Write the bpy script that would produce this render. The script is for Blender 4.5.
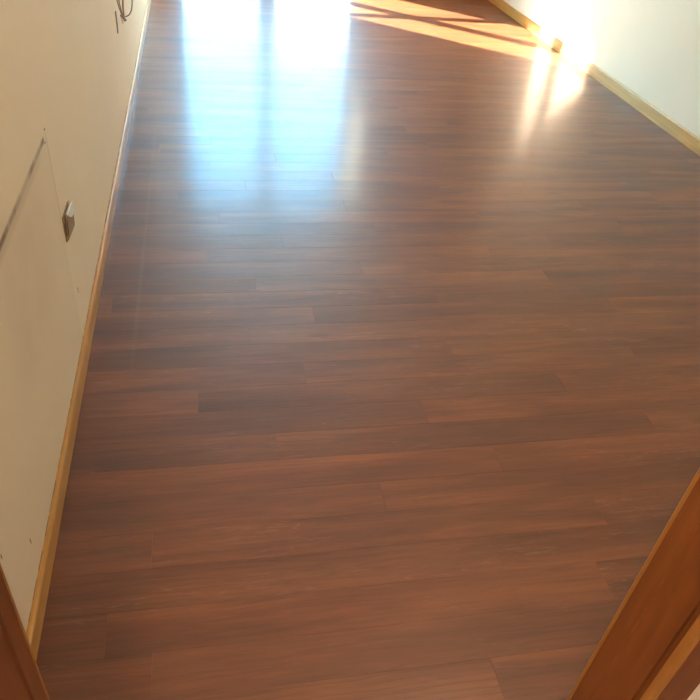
import bpy, bmesh, math, random
from mathutils import Matrix, Vector

# ------------------------------------------------------------------ reset
for o in list(bpy.data.objects):
    bpy.data.objects.remove(o)
scene = bpy.context.scene
C = scene.collection
random.seed(11)

# ------------------------------------------------------------------ camera
cam_d = bpy.data.cameras.new('camera')
cam = bpy.data.objects.new('camera', cam_d)
C.objects.link(cam)
cam_d.sensor_width = 36.0
cam_d.lens = 705.0 / 700.0 * 36.0
cam_d.clip_start = 0.02
cam_d.clip_end = 500
right = Vector((0.98100, -0.17400, 0.08600))
fwd = Vector((0.19000, 0.76600, -0.61400)).normalized()
right = (right - fwd * right.dot(fwd)).normalized()
up = right.cross(fwd)
cam.matrix_world = Matrix((
    (right.x, up.x, -fwd.x, 0.0),
    (right.y, up.y, -fwd.y, 0.0),
    (right.z, up.z, -fwd.z, 1.5),
    (0, 0, 0, 1)))
scene.camera = cam

# ------------------------------------------------------------------ world, sun, exposure
SUN_EL = math.radians(30.0)
SUN_DIR = Vector((-0.762, 0.648, 0)).normalized() * math.cos(SUN_EL) + Vector((0, 0, math.sin(SUN_EL)))
world = bpy.data.worlds.new('sky')
scene.world = world
world.use_nodes = True
wn = world.node_tree.nodes
wl = world.node_tree.links
wn.clear()
sky = wn.new('ShaderNodeTexSky')
sky.sky_type = 'NISHITA'
sky.sun_disc = False
sky.sun_elevation = math.radians(30)
sky.sun_rotation = math.atan2(SUN_DIR.x, SUN_DIR.y)
sky.air_density = 1.2
sky.dust_density = 0.15
sky.ozone_density = 3.5
bg = wn.new('ShaderNodeBackground')
bg.inputs['Strength'].default_value = 1.25
wo = wn.new('ShaderNodeOutputWorld')
tint = wn.new('ShaderNodeMix'); tint.data_type = 'RGBA'; tint.blend_type = 'MULTIPLY'
tint.inputs[0].default_value = 1.0
tint.inputs[7].default_value = (0.70, 1.06, 0.97, 1)      # camera white balance, the same over the whole sky
wl.new(sky.outputs[0], tint.inputs[6])
wl.new(tint.outputs[2], bg.inputs[0])
wl.new(bg.outputs[0], wo.inputs[0])

sun_d = bpy.data.lights.new('sun', 'SUN')
sun_d.energy = 29.0
sun_d.angle = math.radians(0.7)
sun_d.color = (1.0, 0.85, 0.64)
sun = bpy.data.objects.new('sun', sun_d)
C.objects.link(sun)
sun.rotation_euler = SUN_DIR.to_track_quat('Z', 'Y').to_euler()
sun.location = (-6, 12, 6)

scene.view_settings.view_transform = 'Standard'
scene.view_settings.look = 'None'
scene.view_settings.gamma = 1.0
scene.view_settings.use_curve_mapping = False
scene.view_settings.exposure = 1.65

# ------------------------------------------------------------------ room numbers (metres)
XL, XR = -0.409, 2.914          # left and right wall faces
YN, YF = 0.45, 7.58             # near wall (with the door) and far wall (with the window)
ZC = 2.75
YH = 0.355                      # hall side face of the near wall
WX0, WX1, WZ1 = -0.24, 1.585, 2.52   # window opening
DX0, DX1, DZ = -0.212, 0.530, 2.03   # door opening (clear)
YG = 7.65                       # glass plane

# ------------------------------------------------------------------ helpers
def link(name, me, mat=None, parent=None):
    o = bpy.data.objects.new(name, me)
    C.objects.link(o)
    if mat is not None:
        me.materials.clear()
        me.materials.append(mat)
    if parent is not None:
        o.parent = parent
    return o

def bm_obj(name, bm, mat, parent=None, smooth=False):
    me = bpy.data.meshes.new(name)
    bmesh.ops.recalc_face_normals(bm, faces=bm.faces)
    bm.to_mesh(me)
    bm.free()
    if smooth:
        for p in me.polygons:
            p.use_smooth = True
    return link(name, me, mat, parent)

def add_box(bm, a, b, bevel=0.0, seg=1):
    r = bmesh.ops.create_cube(bm, size=1.0)
    vs = r['verts']
    for v in vs:
        v.co = Vector([(a[i] + b[i]) / 2 + v.co[i] * (b[i] - a[i]) for i in range(3)])
    if bevel > 0:
        es = list({e for v in vs for e in v.link_edges})
        bmesh.ops.bevel(bm, geom=es, offset=bevel, segments=seg, profile=0.5, affect='EDGES')
    return vs

def box(name, a, b, mat, parent=None, bevel=0.0, seg=1):
    bm = bmesh.new()
    add_box(bm, a, b, bevel, seg)
    return bm_obj(name, bm, mat, parent)

def prism_z(name, pts, z0, z1, mat, parent=None):
    bm = bmesh.new()
    lo = [bm.verts.new((x, y, z0)) for x, y in pts]
    hi = [bm.verts.new((x, y, z1)) for x, y in pts]
    n = len(pts)
    for i in range(n):
        bm.faces.new((lo[i], lo[(i + 1) % n], hi[(i + 1) % n], hi[i]))
    bm.faces.new(lo)
    bm.faces.new(hi)
    return bm_obj(name, bm, mat, parent)

def sweep(name, prof, p0, p1, axis, mat, parent=None):
    """extrude a 2-d profile along X or Y; prof holds the other two coordinates"""
    bm = bmesh.new()
    def mk(t):
        if axis == 'y':
            return [bm.verts.new((a, t, b)) for a, b in prof]
        return [bm.verts.new((t, a, b)) for a, b in prof]
    A, B = mk(p0), mk(p1)
    n = len(prof)
    for i in range(n):
        bm.faces.new((A[i], A[(i + 1) % n], B[(i + 1) % n], B[i]))
    bm.faces.new(A)
    bm.faces.new(B)
    return bm_obj(name, bm, mat, parent)

def tube(name, pts, rad, mat, parent=None, sides=8, sub=6):
    """smooth tube through points (Catmull-Rom)"""
    P = [Vector(p) for p in pts]
    Q = []
    for i in range(len(P) - 1):
        p0 = P[max(i - 1, 0)]; p1 = P[i]; p2 = P[i + 1]; p3 = P[min(i + 2, len(P) - 1)]
        for k in range(sub):
            t = k / sub
            Q.append(0.5 * ((2 * p1) + (p2 - p0) * t + (2 * p0 - 5 * p1 + 4 * p2 - p3) * t * t
                            + (3 * p1 - p0 - 3 * p2 + p3) * t ** 3))
    Q.append(P[-1])
    bm = bmesh.new()
    rings = []
    ref = Vector((0.31, 0.2, 0.93)).normalized()
    for i, q in enumerate(Q):
        d = (Q[min(i + 1, len(Q) - 1)] - Q[max(i - 1, 0)]).normalized()
        a = d.cross(ref)
        if a.length < 1e-3:
            a = d.orthogonal()
        a.normalize()
        b = d.cross(a).normalized()
        rings.append([bm.verts.new(q + (a * math.cos(s * 2 * math.pi / sides) + b * math.sin(s * 2 * math.pi / sides)) * rad)
                      for s in range(sides)])
    for i in range(len(rings) - 1):
        for s in range(sides):
            bm.faces.new((rings[i][s], rings[i][(s + 1) % sides], rings[i + 1][(s + 1) % sides], rings[i + 1][s]))
    bm.faces.new(rings[0]); bm.faces.new(rings[-1])
    return bm_obj(name, bm, mat, parent, smooth=True)

def empty(name, loc):
    o = bpy.data.objects.new(name, None)
    C.objects.link(o)
    o.location = loc
    o.empty_display_size = 0.1
    return o

def tag(o, label, cat, kind=None, group=None):
    o['label'] = label
    o['category'] = cat
    if kind:
        o['kind'] = kind
    if group:
        o['group'] = group
    return o

def adopt(parent, *kids):
    """parent keeping the world place of the child"""
    for k in kids:
        k.parent = parent
        k.matrix_parent_inverse = Matrix.Translation(parent.location).inverted()

# ------------------------------------------------------------------ materials
def srgb(r, g, b):
    f = lambda c: (c / 255 / 12.92) if c / 255 <= 0.04045 else ((c / 255 + 0.055) / 1.055) ** 2.4
    return (f(r), f(g), f(b), 1.0)

class NT:
    def __init__(s, name):
        s.m = bpy.data.materials.new(name)
        s.m.use_nodes = True
        s.t = s.m.node_tree
        s.b = s.t.nodes['Principled BSDF']
    def n(s, typ, **kw):
        nd = s.t.nodes.new(typ)
        for k, v in kw.items():
            setattr(nd, k, v)
        return nd
    def l(s, a, b):
        s.t.links.new(a, b)
    def math(s, op, a, b=None, c=None, clamp=False):
        nd = s.n('ShaderNodeMath', operation=op)
        nd.use_clamp = clamp
        for i, v in enumerate((a, b, c)):
            if v is None:
                continue
            if hasattr(v, 'links') or isinstance(v, bpy.types.NodeSocket):
                s.l(v, nd.inputs[i])
            else:
                nd.inputs[i].default_value = v
        return nd.outputs[0]
    def mix(s, fac, a, b, blend='MIX'):
        nd = s.n('ShaderNodeMix', data_type='RGBA', blend_type=blend)
        for sock, v in ((nd.inputs['Factor'], fac), (nd.inputs['A'], a), (nd.inputs['B'], b)):
            if isinstance(v, bpy.types.NodeSocket):
                s.l(v, sock)
            else:
                sock.default_value = v
        # colour sockets of the Mix node are looked up by type
        cs = [i for i in nd.inputs if i.type == 'RGBA']
        for sock, v in zip(cs, (a, b)):
            if isinstance(v, bpy.types.NodeSocket):
                s.l(v, sock)
            else:
                sock.default_value = v
        return [o for o in nd.outputs if o.type == 'RGBA'][0]
    def noise(s, vec, scale, detail=4.0, rough=0.55, dist=0.0):
        nd = s.n('ShaderNodeTexNoise')
        nd.inputs['Scale'].default_value = scale
        nd.inputs['Detail'].default_value = detail
        nd.inputs['Roughness'].default_value = rough
        nd.inputs['Distortion'].default_value = dist
        s.l(vec, nd.inputs['Vector'])
        return nd.outputs['Fac']
    def mapping(s, vec, scale=(1, 1, 1), loc=(0, 0, 0)):
        nd = s.n('ShaderNodeMapping')
        nd.inputs['Scale'].default_value = scale
        nd.inputs['Location'].default_value = loc
        s.l(vec, nd.inputs['Vector'])
        return nd.outputs[0]
    def ramp(s, fac, stops):
        nd = s.n('ShaderNodeValToRGB')
        e = nd.color_ramp.elements
        while len(e) < len(stops):
            e.new(0.5)
        for i, (p, c) in enumerate(stops):
            e[i].position = p
            e[i].color = c
        s.l(fac, nd.inputs[0])
        return nd.outputs[0]
    def band(s, v, a, b, soft):
        """1 between a and b with soft edges"""
        m1 = s.n('ShaderNodeMapRange', interpolation_type='SMOOTHSTEP')
        m1.inputs['From Min'].default_value = a - soft
        m1.inputs['From Max'].default_value = a + soft
        s.l(v, m1.inputs['Value'])
        m2 = s.n('ShaderNodeMapRange', interpolation_type='SMOOTHSTEP')
        m2.inputs['From Min'].default_value = b - soft
        m2.inputs['From Max'].default_value = b + soft
        m2.inputs['To Min'].default_value = 1.0
        m2.inputs['To Max'].default_value = 0.0
        s.l(v, m2.inputs['Value'])
        return s.math('MULTIPLY', m1.outputs[0], m2.outputs[0])
    def bump(s, h, strength, dist=0.002):
        nd = s.n('ShaderNodeBump')
        nd.inputs['Strength'].default_value = strength
        nd.inputs['Distance'].default_value = dist
        s.l(h, nd.inputs['Height'])
        s.l(nd.outputs[0], s.b.inputs['Normal'])

def mat_plain(name, col, rough=0.5, metal=0.0, var=0.06, scale=8.0):
    k = NT(name)
    pos = k.n('ShaderNodeNewGeometry').outputs['Position']
    f = k.noise(pos, scale)
    a = tuple(min(1, c * (1 - var)) for c in col[:3]) + (1,)
    b = tuple(min(1, c * (1 + var)) for c in col[:3]) + (1,)
    k.l(k.mix(f, a, b), k.b.inputs['Base Color'])
    k.b.inputs['Roughness'].default_value = rough
    k.b.inputs['Metallic'].default_value = metal
    return k.m

def mat_floor():
    k = NT('floor_wood')
    pos = k.n('ShaderNodeNewGeometry').outputs['Position']
    oc = k.n('ShaderNodeSeparateColor'); k.l(k.n('ShaderNodeObjectInfo').outputs['Color'], oc.inputs[0])
    rnd = oc.outputs[0]      # one random number per plank
    off = k.n('ShaderNodeCombineXYZ')
    k.l(k.math('MULTIPLY', rnd, 37.0), off.inputs[0])
    k.l(k.math('MULTIPLY', rnd, 91.0), off.inputs[2])
    vadd = k.n('ShaderNodeVectorMath', operation='ADD')
    k.l(pos, vadd.inputs[0]); k.l(off.outputs[0], vadd.inputs[1])
    v = vadd.outputs[0]
    broad = k.noise(k.mapping(v, (1.1, 9, 1)), 1.0, 3.0, 0.5, 0.6)
    grain = k.noise(k.mapping(v, (3.2, 48, 1)), 1.0, 6.0, 0.72, 1.2)
    # cathedral figure: distorted bands running along the plank
    wv = k.n('ShaderNodeTexWave', wave_type='BANDS', bands_direction='Y', wave_profile='SAW')
    wv.inputs['Scale'].default_value = 9.0
    wv.inputs['Distortion'].default_value = 7.0
    wv.inputs['Detail'].default_value = 2.5
    wv.inputs['Detail Scale'].default_value = 0.6
    k.l(k.mapping(v, (0.55, 2.6, 1)), wv.inputs['Vector'])
    figm = k.ramp(k.noise(k.mapping(v, (1.3, 4, 1)), 1.0, 2.0), [(0.42, (0, 0, 0, 1)), (0.56, (1, 1, 1, 1))])
    base = k.ramp(broad, [(0.25, srgb(92, 50, 28)), (0.5, srgb(117, 66, 36)), (0.75, srgb(140, 83, 43))])
    gr = k.ramp(grain, [(0.32, (0.60, 0.56, 0.54, 1)), (0.62, (1.10, 1.08, 1.06, 1))])
    col = k.mix(0.62, base, gr, 'MULTIPLY')
    fg = k.ramp(wv.outputs['Fac'], [(0.0, (0.72, 0.66, 0.62, 1)), (0.25, (1, 1, 1, 1)), (1.0, (1.05, 1.04, 1.02, 1))])
    col = k.mix(k.math('MULTIPLY', figm, 0.75), col, fg, 'MULTIPLY')
    # tone from plank to plank
    tone = k.ramp(rnd, [(0.0, (0.84, 0.84, 0.86, 1)), (0.45, (1, 1, 1, 1)), (0.8, (1.07, 1.04, 1.0, 1)), (1.0, (1.15, 1.08, 1.0, 1))])
    col = k.mix(0.45, col, tone, 'MULTIPLY')
    # pale flecks: glints off the grain put into the colour, in drifts
    fl = k.ramp(k.noise(k.mapping(v, (11, 120, 1)), 1.0, 3.0, 0.6, 1.5), [(0.56, (0, 0, 0, 1)), (0.70, (1, 1, 1, 1))])
    dr = k.ramp(k.noise(k.mapping(v, (1.6, 7, 1)), 1.0, 3.0), [(0.48, (0, 0, 0, 1)), (0.66, (1, 1, 1, 1))])
    col = k.mix(k.math('MULTIPLY', k.math('MULTIPLY', fl, dr), 0.16), col, srgb(206, 172, 146))
    # a few small knots
    vo = k.n('ShaderNodeTexVoronoi')
    vo.inputs['Scale'].default_value = 1.0
    k.l(k.mapping(v, (1.6, 4.5, 1)), vo.inputs['Vector'])
    kn = k.ramp(vo.outputs['Distance'], [(0.03, (1, 1, 1, 1)), (0.09, (0, 0, 0, 1))])
    col = k.mix(k.math('MULTIPLY', kn, 0.35), col, srgb(60, 32, 22))
    # pale dust streak left along the left wall
    sx = k.n('ShaderNodeSeparateXYZ'); k.l(pos, sx.inputs[0])
    st = k.math('MULTIPLY', k.band(sx.outputs[0], -0.265, -0.255, 0.007), k.band(sx.outputs[1], 1.9, 5.6, 0.35))
    st = k.math('MULTIPLY', st, k.noise(k.mapping(pos, (1, 5, 1)), 1.0))
    col = k.mix(k.math('MULTIPLY', st, 0.22), col, srgb(190, 170, 150))
    k.l(col, k.b.inputs['Base Color'])
    rr = k.n('ShaderNodeMapRange')
    rr.inputs['To Min'].default_value = 0.42
    rr.inputs['To Max'].default_value = 0.54
    k.l(k.noise(k.mapping(pos, (2, 6, 1)), 1.0, 4.0), rr.inputs['Value'])
    k.l(k.math('ADD', rr.outputs[0], k.math('MULTIPLY', st, 0.25)), k.b.inputs['Roughness'])
    k.b.inputs['IOR'].default_value = 1.6
    k.b.inputs['Coat Weight'].default_value = 0.34
    k.b.inputs['Coat Roughness'].default_value = 0.19
    h = k.math('ADD', k.math('MULTIPLY', grain, 0.5), k.math('MULTIPLY', broad, 0.8))
    fm = k.math('MULTIPLY', figm, wv.outputs['Fac'])
    k.bump(k.math('ADD', h, k.math('MULTIPLY', fm, 0.35)), 0.32, 0.0022)
    return k.m

def mat_wood(name, dark, mid, light, axis, rough=0.4, fig=0.5):
    """varnished timber with grain along the given axis"""
    k = NT(name)
    pos = k.n('ShaderNodeNewGeometry').outputs['Position']
    sc = {'x': (3, 70, 70), 'y': (70, 3, 70), 'z': (70, 70, 3)}[axis]
    sf = {'x': (1.2, 12, 12), 'y': (12, 1.2, 12), 'z': (14, 14, 3.5)}[axis]
    g = k.noise(k.mapping(pos, sc), 1.0, 5.0, 0.6, 0.2)
    f = k.noise(k.mapping(pos, sf), 1.0, 3.0, 0.55, 1.2)
    s = k.math('ADD', k.math('MULTIPLY', g, 1 - fig), k.math('MULTIPLY', f, fig))
    k.l(k.ramp(s, [(0.3, dark), (0.5, mid), (0.7, light)]), k.b.inputs['Base Color'])
    k.b.inputs['Roughness'].default_value = rough
    k.bump(g, 0.12, 0.001)
    return k.m

def mat_wall(name, col, old_fitting=False):
    k = NT(name)
    pos = k.n('ShaderNodeNewGeometry').outputs['Position']
    blot = k.noise(pos, 1.7, 4.0)
    c = k.mix(blot, tuple(v * 0.95 for v in col[:3]) + (1,), tuple(min(1, v * 1.04) for v in col[:3]) + (1,))
    fine = k.noise(pos, 160.0, 3.0)
    if old_fitting:
        sx = k.n('ShaderNodeSeparateXYZ'); k.l(pos, sx.inputs[0])
        y, z = sx.outputs[1], sx.outputs[2]
        # outline left by a cupboard that stood here: greyer plaster, dirty top line, thin side line
        inside = k.math('MULTIPLY', k.band(y, -1.0, 1.905, 0.012), k.band(z, -1.0, 0.742, 0.010))
        c = k.mix(k.math('MULTIPLY', inside, 0.09), c, srgb(150, 132, 104))
        brk = k.ramp(k.noise(k.mapping(pos, (1, 9, 1)), 1.0, 3.0), [(0.36, (0.25, 0.25, 0.25, 1)), (0.58, (1, 1, 1, 1))])
        top = k.math('MULTIPLY', k.band(z, 0.731, 0.746, 0.005), k.band(y, -1.0, 1.875, 0.008))
        top = k.math('MULTIPLY', top, brk)
        c = k.mix(k.math('MULTIPLY', top, 0.85), c, srgb(104, 82, 58))
        soot = k.math('MULTIPLY', k.math('MULTIPLY', k.band(z, 0.712, 0.744, 0.012), k.band(y, -1.0, 1.80, 0.06)), k.noise(k.mapping(pos, (1, 7, 12)), 1.0, 4.0))
        c = k.mix(k.math('MULTIPLY', soot, 0.45), c, srgb(150, 120, 88))
        side = k.math('MULTIPLY', k.band(y, 1.903, 1.910, 0.003), k.band(z, 0.49, 0.742, 0.02))
        c = k.mix(k.math('MULTIPLY', side, 0.34), c, srgb(120, 104, 72))
        smear = k.math('MULTIPLY', k.band(y, 1.25, 1.70, 0.12), k.band(z, 0.40, 0.74, 0.1))
        smear = k.math('MULTIPLY', smear, k.noise(k.mapping(pos, (1, 6, 4)), 1.0, 4.0))
        c = k.mix(k.math('MULTIPLY', smear, 0.30), c, srgb(168, 132, 104))
    k.l(c, k.b.inputs['Base Color'])
    k.b.inputs['Roughness'].default_value = 0.75
    k.bump(fine, 0.08, 0.0015)
    return k.m

M_FLOOR = mat_floor()
M_WALL_L = mat_wall('cream_paint', srgb(238, 220, 191), True)
M_WALL = mat_wall('pale_paint', srgb(234, 216, 203))
M_CEIL = mat_wall('ceiling_paint', srgb(236, 232, 222))
M_OAK = mat_wood('oak_baseboard', srgb(176, 122, 58), srgb(198, 146, 78), srgb(214, 168, 100), 'y', 0.35)
M_OAKX = mat_wood('oak_baseboard_cross', srgb(176, 122, 58), srgb(198, 146, 78), srgb(214, 168, 100), 'x', 0.35)
M_DOOR = mat_wood('door_veneer', srgb(98, 52, 22), srgb(120, 66, 28), srgb(138, 80, 38), 'z', 0.4, 0.6)
M_DOORE = mat_wood('door_edge_wood', srgb(140, 88, 38), srgb(160, 106, 50), srgb(174, 122, 62), 'z', 0.35)
M_SCREED = mat_plain('screed', srgb(120, 112, 104), 0.9)
M_FRAME = mat_wood('window_frame_wood', srgb(120, 72, 40), srgb(140, 86, 48), srgb(156, 100, 60), 'z', 0.45)
M_PLASTIC = mat_plain('socket_plastic', srgb(232, 222, 212), 0.35, 0, 0.02)
M_TAN = mat_plain('socket_insert', srgb(172, 146, 108), 0.5)
M_DARK = mat_plain('dark_recess', srgb(70, 56, 40), 0.8)
M_WIRE = mat_plain('wire_grey', srgb(150, 138, 120), 0.5)
M_WIRE2 = mat_plain('wire_brown', srgb(168, 130, 108), 0.5)
M_NICK = mat_plain('plaster_nick', srgb(112, 84, 54), 0.9)
M_CRUMB = mat_plain('caulk', srgb(150, 118, 78), 0.9)
M_STEEL = mat_plain('steel', srgb(170, 166, 160), 0.3, 1.0)
M_PUTTY = mat_plain('putty', srgb(226, 216, 196), 0.8)

def mat_glass():
    k = NT('pane_glass')
    t = k.t
    t.nodes.remove(k.b)
    out = t.nodes['Material Output']
    tr = k.n('ShaderNodeBsdfTransparent')
    tr.inputs[0].default_value = (0.93, 0.96, 0.96, 1)
    gl = k.n('ShaderNodeBsdfGlossy')
    gl.inputs['Roughness'].default_value = 0.0
    lw = k.n('ShaderNodeLayerWeight')
    lw.inputs['Blend'].default_value = 0.5
    fres = k.math('ADD', k.math('MULTIPLY', k.math('POWER', lw.outputs['Facing'], 5.0), 0.9), 0.05)
    mx = k.n('ShaderNodeMixShader')
    k.l(fres, mx.inputs[0])
    k.l(tr.outputs[0], mx.inputs[1])
    k.l(gl.outputs[0], mx.inputs[2])
    k.l(mx.outputs[0], out.inputs['Surface'])
    return k.m
M_GLASS = mat_glass()

def mat_emit(name, col, strength):
    k = NT(name)
    k.b.inputs['Base Color'].default_value = col
    k.b.inputs['Emission Color'].default_value = col
    k.b.inputs['Emission Strength'].default_value = strength
    return k.m

# ------------------------------------------------------------------ shell
floor = box('floor', (XL - 0.1, YN - 0.005, -0.14), (XR + 0.1, YF + 0.02, -0.012), M_SCREED)
tag(floor, 'glossy reddish-brown wooden floor of crosswise planks', 'floor', 'structure')

# planks: rows run across the room (X), seam at Y = .952 + k * .108
ROW = 0.108
PL = 1.21
rows = []
y = 0.952
while y > YN:
    y -= ROW
ends0 = {}
r_i = 0
plank_count = 0
yy = y
while yy < YF:
    y0, y1 = max(yy, YN), min(yy + ROW, YF)
    if y1 - y0 > 0.01:
        if abs(yy + ROW - 0.952) < 1e-4:
            start = 0.951 - 2 * PL        # the butt joint that shows beside the right jamb
        else:
            start = XL - PL + ((r_i * 0.382 + random.uniform(-0.1, 0.1)) % 1.0) * PL
        xs = [XL]
        x = start
        while x < XR:
            if x > XL + 0.06 and x < XR - 0.06:
                xs.append(x)
            x += PL
        xs.append(XR)
        for a, b in zip(xs[:-1], xs[1:]):
            g = 0.00012
            dz = 0.0
            bm = bmesh.new()
            w, d = (b - a) / 2 - g, (y1 - y0) / 2 - g
            bv = 0.0003
            top = [bm.verts.new((sx * (w - bv), sy * (d - bv), dz)) for sx, sy in ((-1, -1), (1, -1), (1, 1), (-1, 1))]
            mid = [bm.verts.new((sx * w, sy * d, dz - bv)) for sx, sy in ((-1, -1), (1, -1), (1, 1), (-1, 1))]
            lo = [bm.verts.new((sx * w, sy * d, -0.012)) for sx, sy in ((-1, -1), (1, -1), (1, 1), (-1, 1))]
            bm.faces.new(top)
            for q in range(4):
                bm.faces.new((mid[q], mid[(q + 1) % 4], top[(q + 1) % 4], top[q]))
                bm.faces.new((lo[q], lo[(q + 1) % 4], mid[(q + 1) % 4], mid[q]))
            o = bm_obj('plank', bm, M_FLOOR, floor)
            o.location = ((a + b) / 2, (y0 + y1) / 2, 0)
            tn = random.random()
            if abs(y1 - 0.952) < 1e-3 and abs(b - 0.951) < 1e-3: tn = 0.93
            if abs(y1 - 0.952) < 1e-3 and abs(a - 0.951) < 1e-3: tn = 0.03
            o.color = (tn, tn, tn, 1)
            plank_count += 1
    yy += ROW
    r_i += 1
print('planks', plank_count)

T = 0.2
# left wall runs on past the door wall so that nothing leaks
wl_ = box('wall_left', (XL - T, YH - 0.02, -0.14), (XL, YF + 0.30, ZC), M_WALL_L)
tag(wl_, 'cream painted left wall with the outline of an old cupboard', 'wall', 'structure')
wr_ = box('wall_right', (XR, YH - 0.02, -0.14), (XR + T, YF + 0.30, ZC), M_WALL)
tag(wr_, 'pale right wall with a blazing patch of sunlight', 'wall', 'structure')

# far wall with the window opening (one mesh around the hole)
bm = bmesh.new()
add_box(bm, (XL, YF, -0.14), (WX0, YF + 0.26, ZC))
add_box(bm, (WX1, YF, -0.14), (XR, YF + 0.26, ZC))
add_box(bm, (WX0, YF, WZ1), (WX1, YF + 0.26, ZC))
add_box(bm, (WX0, YF, -0.14), (WX1, YF + 0.26, 0.0))
o = bm_obj('wall_far', bm, M_WALL)
tag(o, 'pale far wall around the glazed balcony door, mirrored in the floor', 'wall', 'structure')

# near wall with the doorway
LT = 0.022
bm = bmesh.new()
add_box(bm, (XL, YH, -0.14), (DX0 - LT, YN, ZC))
add_box(bm, (DX1 + LT, YH, -0.14), (XR, YN, ZC))
add_box(bm, (DX0 - LT, YH, DZ + LT), (DX1 + LT, YN, ZC))
o = bm_obj('wall_near', bm, M_WALL)
tag(o, 'pale wall that holds the wooden door frame', 'wall', 'structure')

o = box('ceiling', (XL - T, YH - 0.02, ZC), (XR + T, YF + 0.30, ZC + 0.12), M_CEIL)
tag(o, 'white plain ceiling of the room', 'ceiling', 'structure')

# hall behind the camera
HX0, HX1, HY0 = -1.25, 1.35, -2.9
o = box('floor_hall', (HX0, HY0, -0.14), (HX1, YN - 0.006, -0.004), M_SCREED)
tag(o, 'plain hall floor behind the doorway', 'floor', 'structure')
o = box('ceiling_hall', (HX0 - 0.1, HY0 - 0.1, 2.45), (HX1 + 0.1, YH - 0.021, 2.55), M_CEIL)
tag(o, 'white ceiling of the hall', 'ceiling', 'structure')
bm = bmesh.new()
add_box(bm, (HX0 - 0.1, HY0, -0.14), (HX0, YH, 2.45))
o = bm_obj('wall_hall_left', bm, M_WALL)
tag(o, 'pale wall on the left of the hall', 'wall', 'structure')
o = box('wall_hall_right', (HX1, HY0, -0.14), (HX1 + 0.1, YH, 2.45), M_WALL)
tag(o, 'pale wall on the right of the hall', 'wall', 'structure')
o = box('wall_hall_back', (HX0 - 0.1, HY0 - 0.1, -0.14), (HX1 + 0.1, HY0, 2.45), M_WALL)
tag(o, 'pale wall at the back of the hall', 'wall', 'structure')
o = box('wall_hall_front', (HX0, YH, -0.14), (XL - T, YN, 2.45), M_WALL)
tag(o, 'pale wall stub beside the doorway on the hall side', 'wall', 'structure')

# ------------------------------------------------------------------ baseboards
def baseboard(name, label, side, cuts, h=0.070, th=0.012):
    root = empty(name, (0, 0, 0))
    tag(root, label, 'baseboard', 'structure')
    x0 = XL if side < 0 else XR
    s = 1 if side < 0 else -1
    prof = [(x0, 0.0), (x0 + s * th, 0.0), (x0 + s * th, h - 0.006), (x0 + s * (th - 0.002), h - 0.002),
            (x0 + s * (th - 0.005), h), (x0, h)]
    for a, b in zip(cuts[:-1], cuts[1:]):
        sweep('board', prof, a + 0.0006, b - 0.0006, 'y', M_OAK, root)
    return root

bl = baseboard('baseboard_left', 'slim oak baseboard along the cream left wall', -1, [YN + 0.001, 2.45, 4.9, YF - 0.001])
# ragged paint and caulk line on top of the left baseboard
bm = bmesh.new()
yq = 0.5
while yq < 5.2:
    ln = random.uniform(0.01, 0.06)
    add_box(bm, (XL + 0.0002, yq, 0.0702), (XL + random.uniform(0.001, 0.0025), yq + ln, 0.0702 + random.uniform(0.0005, 0.0016)))
    yq += ln + random.uniform(0.005, 0.05)
o = bm_obj('caulk_crumbs', bm, M_CRUMB, bl)
o['kind'] = 'stuff'
br = baseboard('baseboard_right', 'slim oak baseboard along the pale right wall', 1, [YN + 0.001, 2.5, 4.83, YF - 0.001], h=0.08)
root = empty('baseboard_far', (0, 0, 0))
tag(root, 'slim oak baseboard along the far wall either side of the balcony door', 'baseboard', 'structure')
for a, b in ((XL + 0.013, WX0 - 0.002), (WX1 + 0.002, XR - 0.013)):
    sweep('board', [(YF, 0), (YF - 0.012, 0), (YF - 0.012, 0.066), (YF - 0.006, 0.072), (YF, 0.072)], a, b, 'x', M_OAKX, root)
root = empty('baseboard_near', (0, 0, 0))
tag(root, 'slim oak baseboard beside the door frame', 'baseboard', 'structure')
sweep('board', [(YN, 0), (YN + 0.012, 0), (YN + 0.012, 0.066), (YN + 0.006, 0.072), (YN, 0.072)], DX1 + 0.08, XR - 0.013, 'x', M_OAKX, root)

# ------------------------------------------------------------------ door frame
door = empty('door_1', ((DX0 + DX1) / 2, (YH + YN) / 2, 0))
tag(door, 'orange-brown veneered wooden door frame the view looks through', 'door frame', 'structure')
Z0 = -0.003
parts = []
for s, xe in ((-1, DX0), (1, DX1)):
    # veneered lining with a shallow rebate; s points away from the opening
    X = lambda d: xe + s * d
    parts.append(prism_z('jamb', [(X(0.003), 0.421), (X(0.003), 0.3705), (X(0.008), 0.3705), (X(0.008), 0.3590),
                                  (X(LT), 0.3590), (X(LT), YN), (X(0.0), YN), (X(0.0), 0.4225)], Z0, DZ + LT, M_DOOR))
    # casing on the room side
    parts.append(prism_z('casing', [(X(-0.0008), YN + 0.0002), (X(-0.0008), YN + 0.005), (X(0.0015), YN + 0.008),
                                    (X(0.062), YN + 0.008), (X(0.066), YN + 0.004), (X(0.066), YN + 0.0002)], Z0, DZ + 0.068, M_DOORE))
    # casing on the hall side: pale edge, brown face
    parts.append(prism_z('casing_edge', [(X(0.0), 0.3588), (X(LT - 0.0002), 0.3588), (X(LT - 0.0002), YH - 0.0002), (X(0.006), YH - 0.0002),
                                         (X(0.006), 0.3450), (X(0.0), 0.3470)], Z0, DZ + 0.068, M_DOORE))
    parts.append(prism_z('casing', [(X(0.0062), YH - 0.0004), (X(0.058), YH - 0.0004), (X(0.058), 0.347), (X(0.055), 0.3445),
                                    (X(0.0062), 0.3445)], Z0, DZ + 0.068, M_DOOR))
parts.append(box('head_jamb', (DX0, 0.3590, DZ), (DX1, YN, DZ + LT), M_DOOR))
parts.append(box('head_casing', (DX0 - 0.066, YN + 0.0002, DZ + 0.0685), (DX1 + 0.066, YN + 0.012, DZ + 0.13), M_DOORE))
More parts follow.
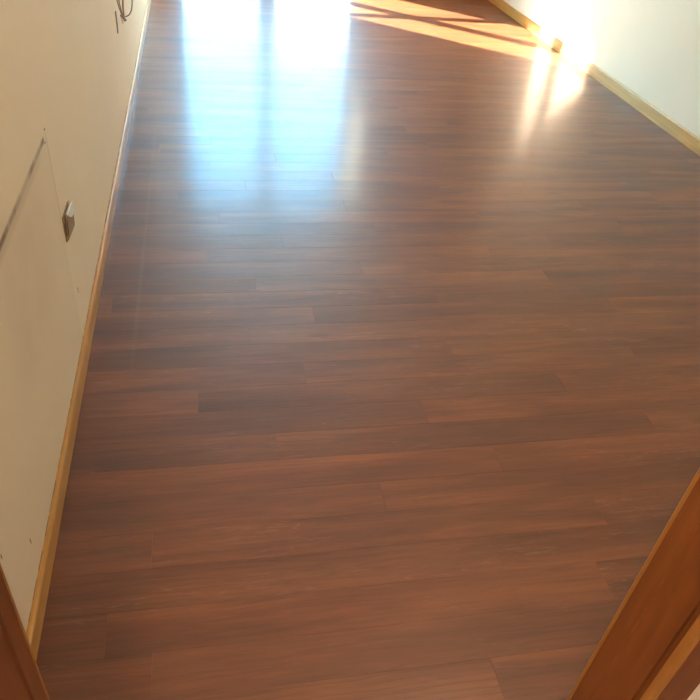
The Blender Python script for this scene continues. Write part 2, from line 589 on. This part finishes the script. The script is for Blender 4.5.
parts.append(box('head_casing', (DX0 - 0.058, 0.3445, DZ + 0.0685), (DX1 + 0.058, YH - 0.0004, DZ + 0.13), M_DOOR))
parts.append(box('threshold_strip', (DX0 + 0.0005, YN - 0.028, -0.0038), (DX1 - 0.0005, YN - 0.001, 0.003), M_STEEL, bevel=0.001))
adopt(door, *parts)

# ------------------------------------------------------------------ window (glazed balcony door)
win = empty('window_1', ((WX0 + WX1) / 2, YG, 0))
tag(win, 'two-leaf glazed balcony door mirrored bright blue in the floor', 'window', 'structure')
parts = []
FD0, FD1 = YG - 0.04, YG + 0.04
fw = 0.035
parts.append(box('frame_post', (WX0, FD0, 0.0), (WX0 + fw, FD1, WZ1), M_FRAME, bevel=0.003))
parts.append(box('frame_post', (WX1 - fw, FD0, 0.0), (WX1, FD1, WZ1), M_FRAME, bevel=0.003))
parts.append(box('frame_head', (WX0 + fw, FD0, WZ1 - fw), (WX1 - fw, FD1, WZ1), M_FRAME, bevel=0.003))
parts.append(box('frame_sill', (WX0 + fw, FD0, 0.0), (WX1 - fw, FD1, 0.03), M_FRAME, bevel=0.003))
RAIL = 0.93
for gx0, gx1, lx0, lx1 in ((-0.153, 0.585, WX0 + fw, 0.662), (0.740, 1.497, 0.663, WX1 - fw)):
    parts.append(box('stile', (lx0, YG - 0.036, 0.03), (gx0, YG + 0.036, WZ1 - fw), M_FRAME, bevel=0.003))
    parts.append(box('stile', (gx1, YG - 0.036, 0.03), (lx1, YG + 0.036, WZ1 - fw), M_FRAME, bevel=0.003))
    parts.append(box('rail', (gx0, YG - 0.022, 0.03), (gx1, YG + 0.022, 0.10), M_FRAME, bevel=0.003))
    parts.append(box('rail', (gx0, YG - 0.030, RAIL - 0.038), (gx1, YG + 0.030, RAIL + 0.038), M_FRAME, bevel=0.003))
    parts.append(box('rail', (gx0, YG - 0.022, WZ1 - fw - 0.07), (gx1, YG + 0.022, WZ1 - fw), M_FRAME, bevel=0.003))
    for z0, z1 in ((0.10, RAIL - 0.038), (RAIL + 0.038, WZ1 - fw - 0.07)):
        bm = bmesh.new()
        vs = [bm.verts.new(p) for p in ((gx0, YG, z0), (gx1, YG, z0), (gx1, YG, z1), (gx0, YG, z1))]
        bm.faces.new(vs)
        parts.append(bm_obj('pane', bm, M_GLASS))
hb = box('handle_plate', (0.615, YG - 0.044, 0.99), (0.645, YG - 0.0362, 1.16), M_STEEL, bevel=0.003)
parts.append(hb)
parts.append(box('handle', (0.53, YG - 0.076, 1.095), (0.640, YG - 0.060, 1.115), M_STEEL, bevel=0.006, seg=2))
parts.append(box('handle_neck', (0.622, YG - 0.064, 1.097), (0.638, YG - 0.0435, 1.113), M_STEEL, bevel=0.003))
adopt(win, *parts)

# ------------------------------------------------------------------ unseen curtain, added for the bright streak mirrored beside the balcony door
M_CURT = mat_plain('added_curtain_cloth', srgb(250, 243, 226), 0.85, 0, 0.04, 20.0)
rod = empty('added_curtain_rod', (1.62, YF, 2.60))
tag(rod, 'thin steel rod of the added curtain over the far balcony door', 'curtain rod')
ps = [tube('rod', [(-0.30, 7.43, 2.60), (0.7, 7.43, 2.60), (1.80, 7.43, 2.60)], 0.010, M_STEEL)]
for bx_ in (-0.27, 1.78):
    ps.append(box('bracket', (bx_ - 0.008, 7.43, 2.592), (bx_ + 0.008, YF - 0.0003, 2.608), M_STEEL))
adopt(rod, *ps)
cu = empty('curtain', (1.64, 7.43, 1.0))
tag(cu, 'unseen cream curtain added to catch the sun at the right edge of the far balcony door', 'curtain')
bm = bmesh.new()
cols = []
NC = 40
for i in range(NC + 1):
    t = i / NC
    u_ = 0.005 * math.sin(t * math.pi * 7)
    x = 1.59 + 0.055 * t - 0.95 * u_
    yv = 7.56 - 0.36 * t - 0.29 * u_
    cols.append([bm.verts.new((x, yv, z)) for z in (0.98, 1.6, 2.585)])
for i in range(NC):
    for j in range(2):
        bm.faces.new((cols[i][j], cols[i + 1][j], cols[i + 1][j + 1], cols[i][j + 1]))
o = bm_obj('cloth', bm, M_CURT, None, smooth=True)
md = o.modifiers.new('thickness', 'SOLIDIFY'); md.thickness = 0.003
ps = [o]
for i in range(4):
    ps.append(tube('ring', [(1.56 + i * 0.022, 7.43 + 0.016 * math.cos(a), 2.60 + 0.016 * math.sin(a)) for a in [q * math.pi / 4 for q in range(9)]], 0.0022, M_STEEL, sides=6, sub=2))
adopt(cu, *ps)

# ------------------------------------------------------------------ outside, seen only as the floor's reflection and light
M_GROUND = mat_plain('terrace_ground', srgb(170, 160, 145), 0.9, 0, 0.1, 2.0)
M_HOUSEW = mat_plain('white_render', srgb(244, 240, 232), 0.9, 0, 0.03, 1.0)
M_HOUSEB = mat_plain('brown_render', srgb(150, 112, 88), 0.9, 0, 0.08, 1.0)
M_TILE = mat_plain('roof_tile', srgb(150, 90, 66), 0.9, 0, 0.1, 3.0)
M_HWIN = mat_plain('house_window', srgb(60, 70, 84), 0.2)
o = box('ground', (-60, YF + 0.32, -0.5), (60, 90, -0.15), M_GROUND)
tag(o, 'paved ground outside the balcony door', 'ground', 'structure')

def house(label, loc, rz, w, d, h, wall, roof_h):
    r = empty('neighbour_house', loc)
    tag(r, label, 'house')
    box('wall', (-w / 2, 0, 0), (w / 2, d, h), wall, r)
    bm = bmesh.new()
    e = 0.15
    V = [bm.verts.new(p) for p in ((-w / 2 - e, -e, h), (w / 2 + e, -e, h), (w / 2 + e, d + e, h), (-w / 2 - e, d + e, h),
                                   (-w / 2 - e, d / 2, h + roof_h), (w / 2 + e, d / 2, h + roof_h))]
    for f in ((0, 1, 5, 4), (2, 3, 4, 5), (0, 4, 3), (1, 2, 5), (0, 3, 2, 1)):
        bm.faces.new([V[i] for i in f])
    bm_obj('roof', bm, M_TILE, r)
    for i in range(2):
        x = -w / 4 + i * w / 2
        box('window', (x - 0.5, -0.03, 0.9), (x + 0.5, 0.03, 2.0), M_HWIN, r)
    r.rotation_euler = (0, 0, rz)
    return r
# sunlit white house to the right, low brown house to the left
house('sunlit white house outside the right leaf of the balcony door', (3.3, 21.0, -0.15), math.radians(-48), 4.4, 5.0, 4.6, M_HOUSEW, 0.7)
house('low brown house outside the left leaf of the balcony door', (0.75, 24.0, -0.15), 0.0, 2.0, 5.0, 4.1, M_HOUSEB, 0.4)

# ------------------------------------------------------------------ things on the left wall
# surface socket with a tipped cover
sk = empty('wall_socket', (XL, 1.97, 0.41))
tag(sk, 'small pale power socket low on the cream wall beside the cupboard outline', 'socket')
ps = []
ps.append(box('back_box', (XL + 0.0003, 1.916, 0.410), (XL + 0.0045, 2.022, 0.492), M_TAN, bevel=0.0015))
ps.append(box('dark_strip', (XL + 0.0046, 1.9165, 0.430), (XL + 0.0055, 1.921, 0.470), M_DARK))  # dark strip: shade of the gap beside the plate, put in as colour
pl = box('cover_plate', (-0.002, -0.050, -0.041), (0.002, 0.050, 0.041), M_TAN, bevel=0.002, seg=2)
pl.location = (XL + 0.0085, 1.976, 0.450)
pl.rotation_euler = (math.radians(-3), math.radians(2), math.radians(-2))
box('dark_strip', (0.0021, -0.047, -0.028), (0.0027, -0.042, 0.026), M_DARK, pl)  # dark strip painted for the shaded near edge
box('dark_strip', (0.0021, 0.042, -0.034), (0.0027, 0.047, 0.002), M_DARK, pl)  # dark strip along the far lower edge
bm = bmesh.new()
fl = [(-0.040, 0.038), (0.050, 0.041), (0.050, 0.004), (0.014, 0.006), (-0.014, 0.018)]
lo = [bm.verts.new((0.0021, a_, b_)) for a_, b_ in fl]
hi = [bm.verts.new((0.0046, a_ * 0.94, b_ * 0.96)) for a_, b_ in fl]
for i in range(5):
    bm.faces.new((lo[i], lo[(i + 1) % 5], hi[(i + 1) % 5], hi[i]))
bm.faces.new(lo); bm.faces.new(hi)
bm_obj('cover_flap', bm, M_PLASTIC, pl)
adopt(sk, *ps)
pl.parent = sk
pl.matrix_parent_inverse = Matrix.Translation(sk.location).inverted()

# screw plugs at the outline's corner
for yy_, zz_, lab in ((1.895, 0.757, 'tiny screw hole just above the corner of the cupboard outline, upper of the pair'),
                      (1.872, 0.731, 'tiny screw hole just under the corner of the cupboard outline, lower of the pair')):
    bm = bmesh.new()
    bmesh.ops.create_cone(bm, cap_ends=True, segments=10, radius1=0.0055, radius2=0.004, depth=0.002,
                          matrix=Matrix.Translation((XL + 0.0011, yy_, zz_)) @ Matrix.Rotation(math.radians(90), 4, 'Y'))
    h_ = bm_obj('screw_plug', bm, M_PUTTY)
    tag(h_, lab, 'screw plug', group='screw plugs at the outline corner')
    bm = bmesh.new()
    bmesh.ops.create_cone(bm, cap_ends=True, segments=8, radius1=0.0028, radius2=0.0028, depth=0.0012,
                          matrix=Matrix.Translation((XL + 0.0023, yy_, zz_)) @ Matrix.Rotation(math.radians(90), 4, 'Y'))
    bm_obj('hole', bm, M_DARK, h_)

# nicks in the plaster (chips: parts of the wall)
for yy_, zz_, ln in ((1.956, 0.219, 0.022), (1.042, 0.168, 0.020), (0.893, 0.320, 0.014)):
    bm = bmesh.new()
    pts = [(-0.0012, -0.5), (0.0014, -0.42), (0.0020, 0.1), (0.0008, 0.5), (-0.0016, 0.3), (-0.0010, -0.1)]
    lo = [bm.verts.new((XL + 0.0001, yy_ + a, zz_ + b * ln)) for a, b in pts]
    hi = [bm.verts.new((XL + 0.0008, yy_ + a * 0.6, zz_ + b * ln * 0.8)) for a, b in pts]
    for i in range(6):
        bm.faces.new((lo[i], lo[(i + 1) % 6], hi[(i + 1) % 6], hi[i]))
    bm.faces.new(hi)
    bm_obj('plaster_chip', bm, M_NICK, wl_)

# loose cables hanging out of an open box in the wall
jb = empty('junction_box', (XL, 3.970, 0.66))
tag(jb, 'small open cable box high beside the loose wires on the cream wall', 'junction box')
ps = []
bm = bmesh.new()
for a, b in (((3.930, 0.655), (4.010, 0.660)), ((3.930, 0.730), (4.010, 0.735)), ((3.930, 0.660), (3.935, 0.730)), ((4.005, 0.660), (4.010, 0.730))):
    add_box(bm, (XL + 0.0003, a[0], a[1]), (XL + 0.007, b[0], b[1]))
ps.append(bm_obj('rim', bm, M_PLASTIC))
ps.append(box('inside', (XL + 0.0003, 3.935, 0.660), (XL + 0.0012, 4.005, 0.730), M_DARK))
adopt(jb, *ps)
cb = empty('cable_bundle', (XL + 0.03, 3.97, 0.52))
tag(cb, 'bunch of loose grey and brown wires dangling with a loop from the left wall', 'wires')
def w(u, y_, z_):
    return (XL + u * 0.92, y_ + 0.11, z_ + 0.008)
ps = [
    tube('wire', [w(0.004, 3.85, 0.70), w(0.018, 3.85, 0.66), w(0.020, 3.86, 0.60), w(0.026, 3.86, 0.56), w(0.032, 3.86, 0.525)], 0.0034, M_WIRE),
    tube('wire', [w(0.004, 3.87, 0.71), w(0.036, 3.87, 0.68), w(0.040, 3.87, 0.62), w(0.036, 3.87, 0.56), w(0.038, 3.86, 0.515)], 0.0042, M_WIRE2),
    tube('wire', [w(0.004, 3.88, 0.72), w(0.070, 3.88, 0.71), w(0.086, 3.88, 0.64), w(0.084, 3.88, 0.575), w(0.066, 3.88, 0.535), w(0.040, 3.87, 0.525), w(0.026, 3.86, 0.528)], 0.0030, M_WIRE),
    tube('wire', [w(0.004, 3.86, 0.705), w(0.010, 3.84, 0.66), w(0.012, 3.85, 0.60), w(0.024, 3.86, 0.545), w(0.040, 3.85, 0.508)], 0.0028, M_WIRE2),
    tube('wire_end', [w(0.020, 3.86, 0.535), w(0.034, 3.86, 0.522), w(0.046, 3.86, 0.508)], 0.0060, M_WIRE),
    tube('wire_end', [w(0.024, 3.86, 0.530), w(0.026, 3.86, 0.510), w(0.030, 3.86, 0.495)], 0.0038, M_PLASTIC),
]
adopt(cb, *ps)
cs = box('cable_cover', (XL + 0.0003, 3.905, 0.470), (XL + 0.005, 3.930, 0.572), M_WIRE, bevel=0.0015)
tag(cs, 'narrow upright dark strip under the dangling wires on the left wall', 'cable strip')

# ------------------------------------------------------------------ hall ceiling lamp (behind the camera) and an added fill lamp in the room
def ceiling_lamp(loc, label, power):
    M_LAMP = mat_emit('lamp_glass', (1.0, 0.85, 0.64, 1), power)
    lamp = empty('ceiling_lamp', loc)
    tag(lamp, label, 'lamp', group='round ceiling lamps')
    bm = bmesh.new()
    bmesh.ops.create_cone(bm, cap_ends=True, segments=32, radius1=0.16, radius2=0.16, depth=0.03, matrix=Matrix.Translation((0, 0, -0.016)))
    bm_obj('base', bm, M_PLASTIC, lamp)
    bm = bmesh.new()
    bmesh.ops.create_uvsphere(bm, u_segments=32, v_segments=16, radius=0.14, matrix=Matrix.Translation((0, 0, -0.031)) @ Matrix.Diagonal((1, 1, 0.5, 1)))
    bmesh.ops.delete(bm, geom=[v for v in bm.verts if v.co.z > -0.0305], context='VERTS')
    bm_obj('shade', bm, M_LAMP, lamp, smooth=True)
ceiling_lamp((-0.285, -0.28, 2.45), 'round warm ceiling lamp in the hall behind the doorway', 60.0)
ceiling_lamp((1.15, 1.45, ZC), 'unseen round ceiling lamp added to brighten the room near the doorway', 17.0)  # added fill, unseen: lifts the near part of the left wall
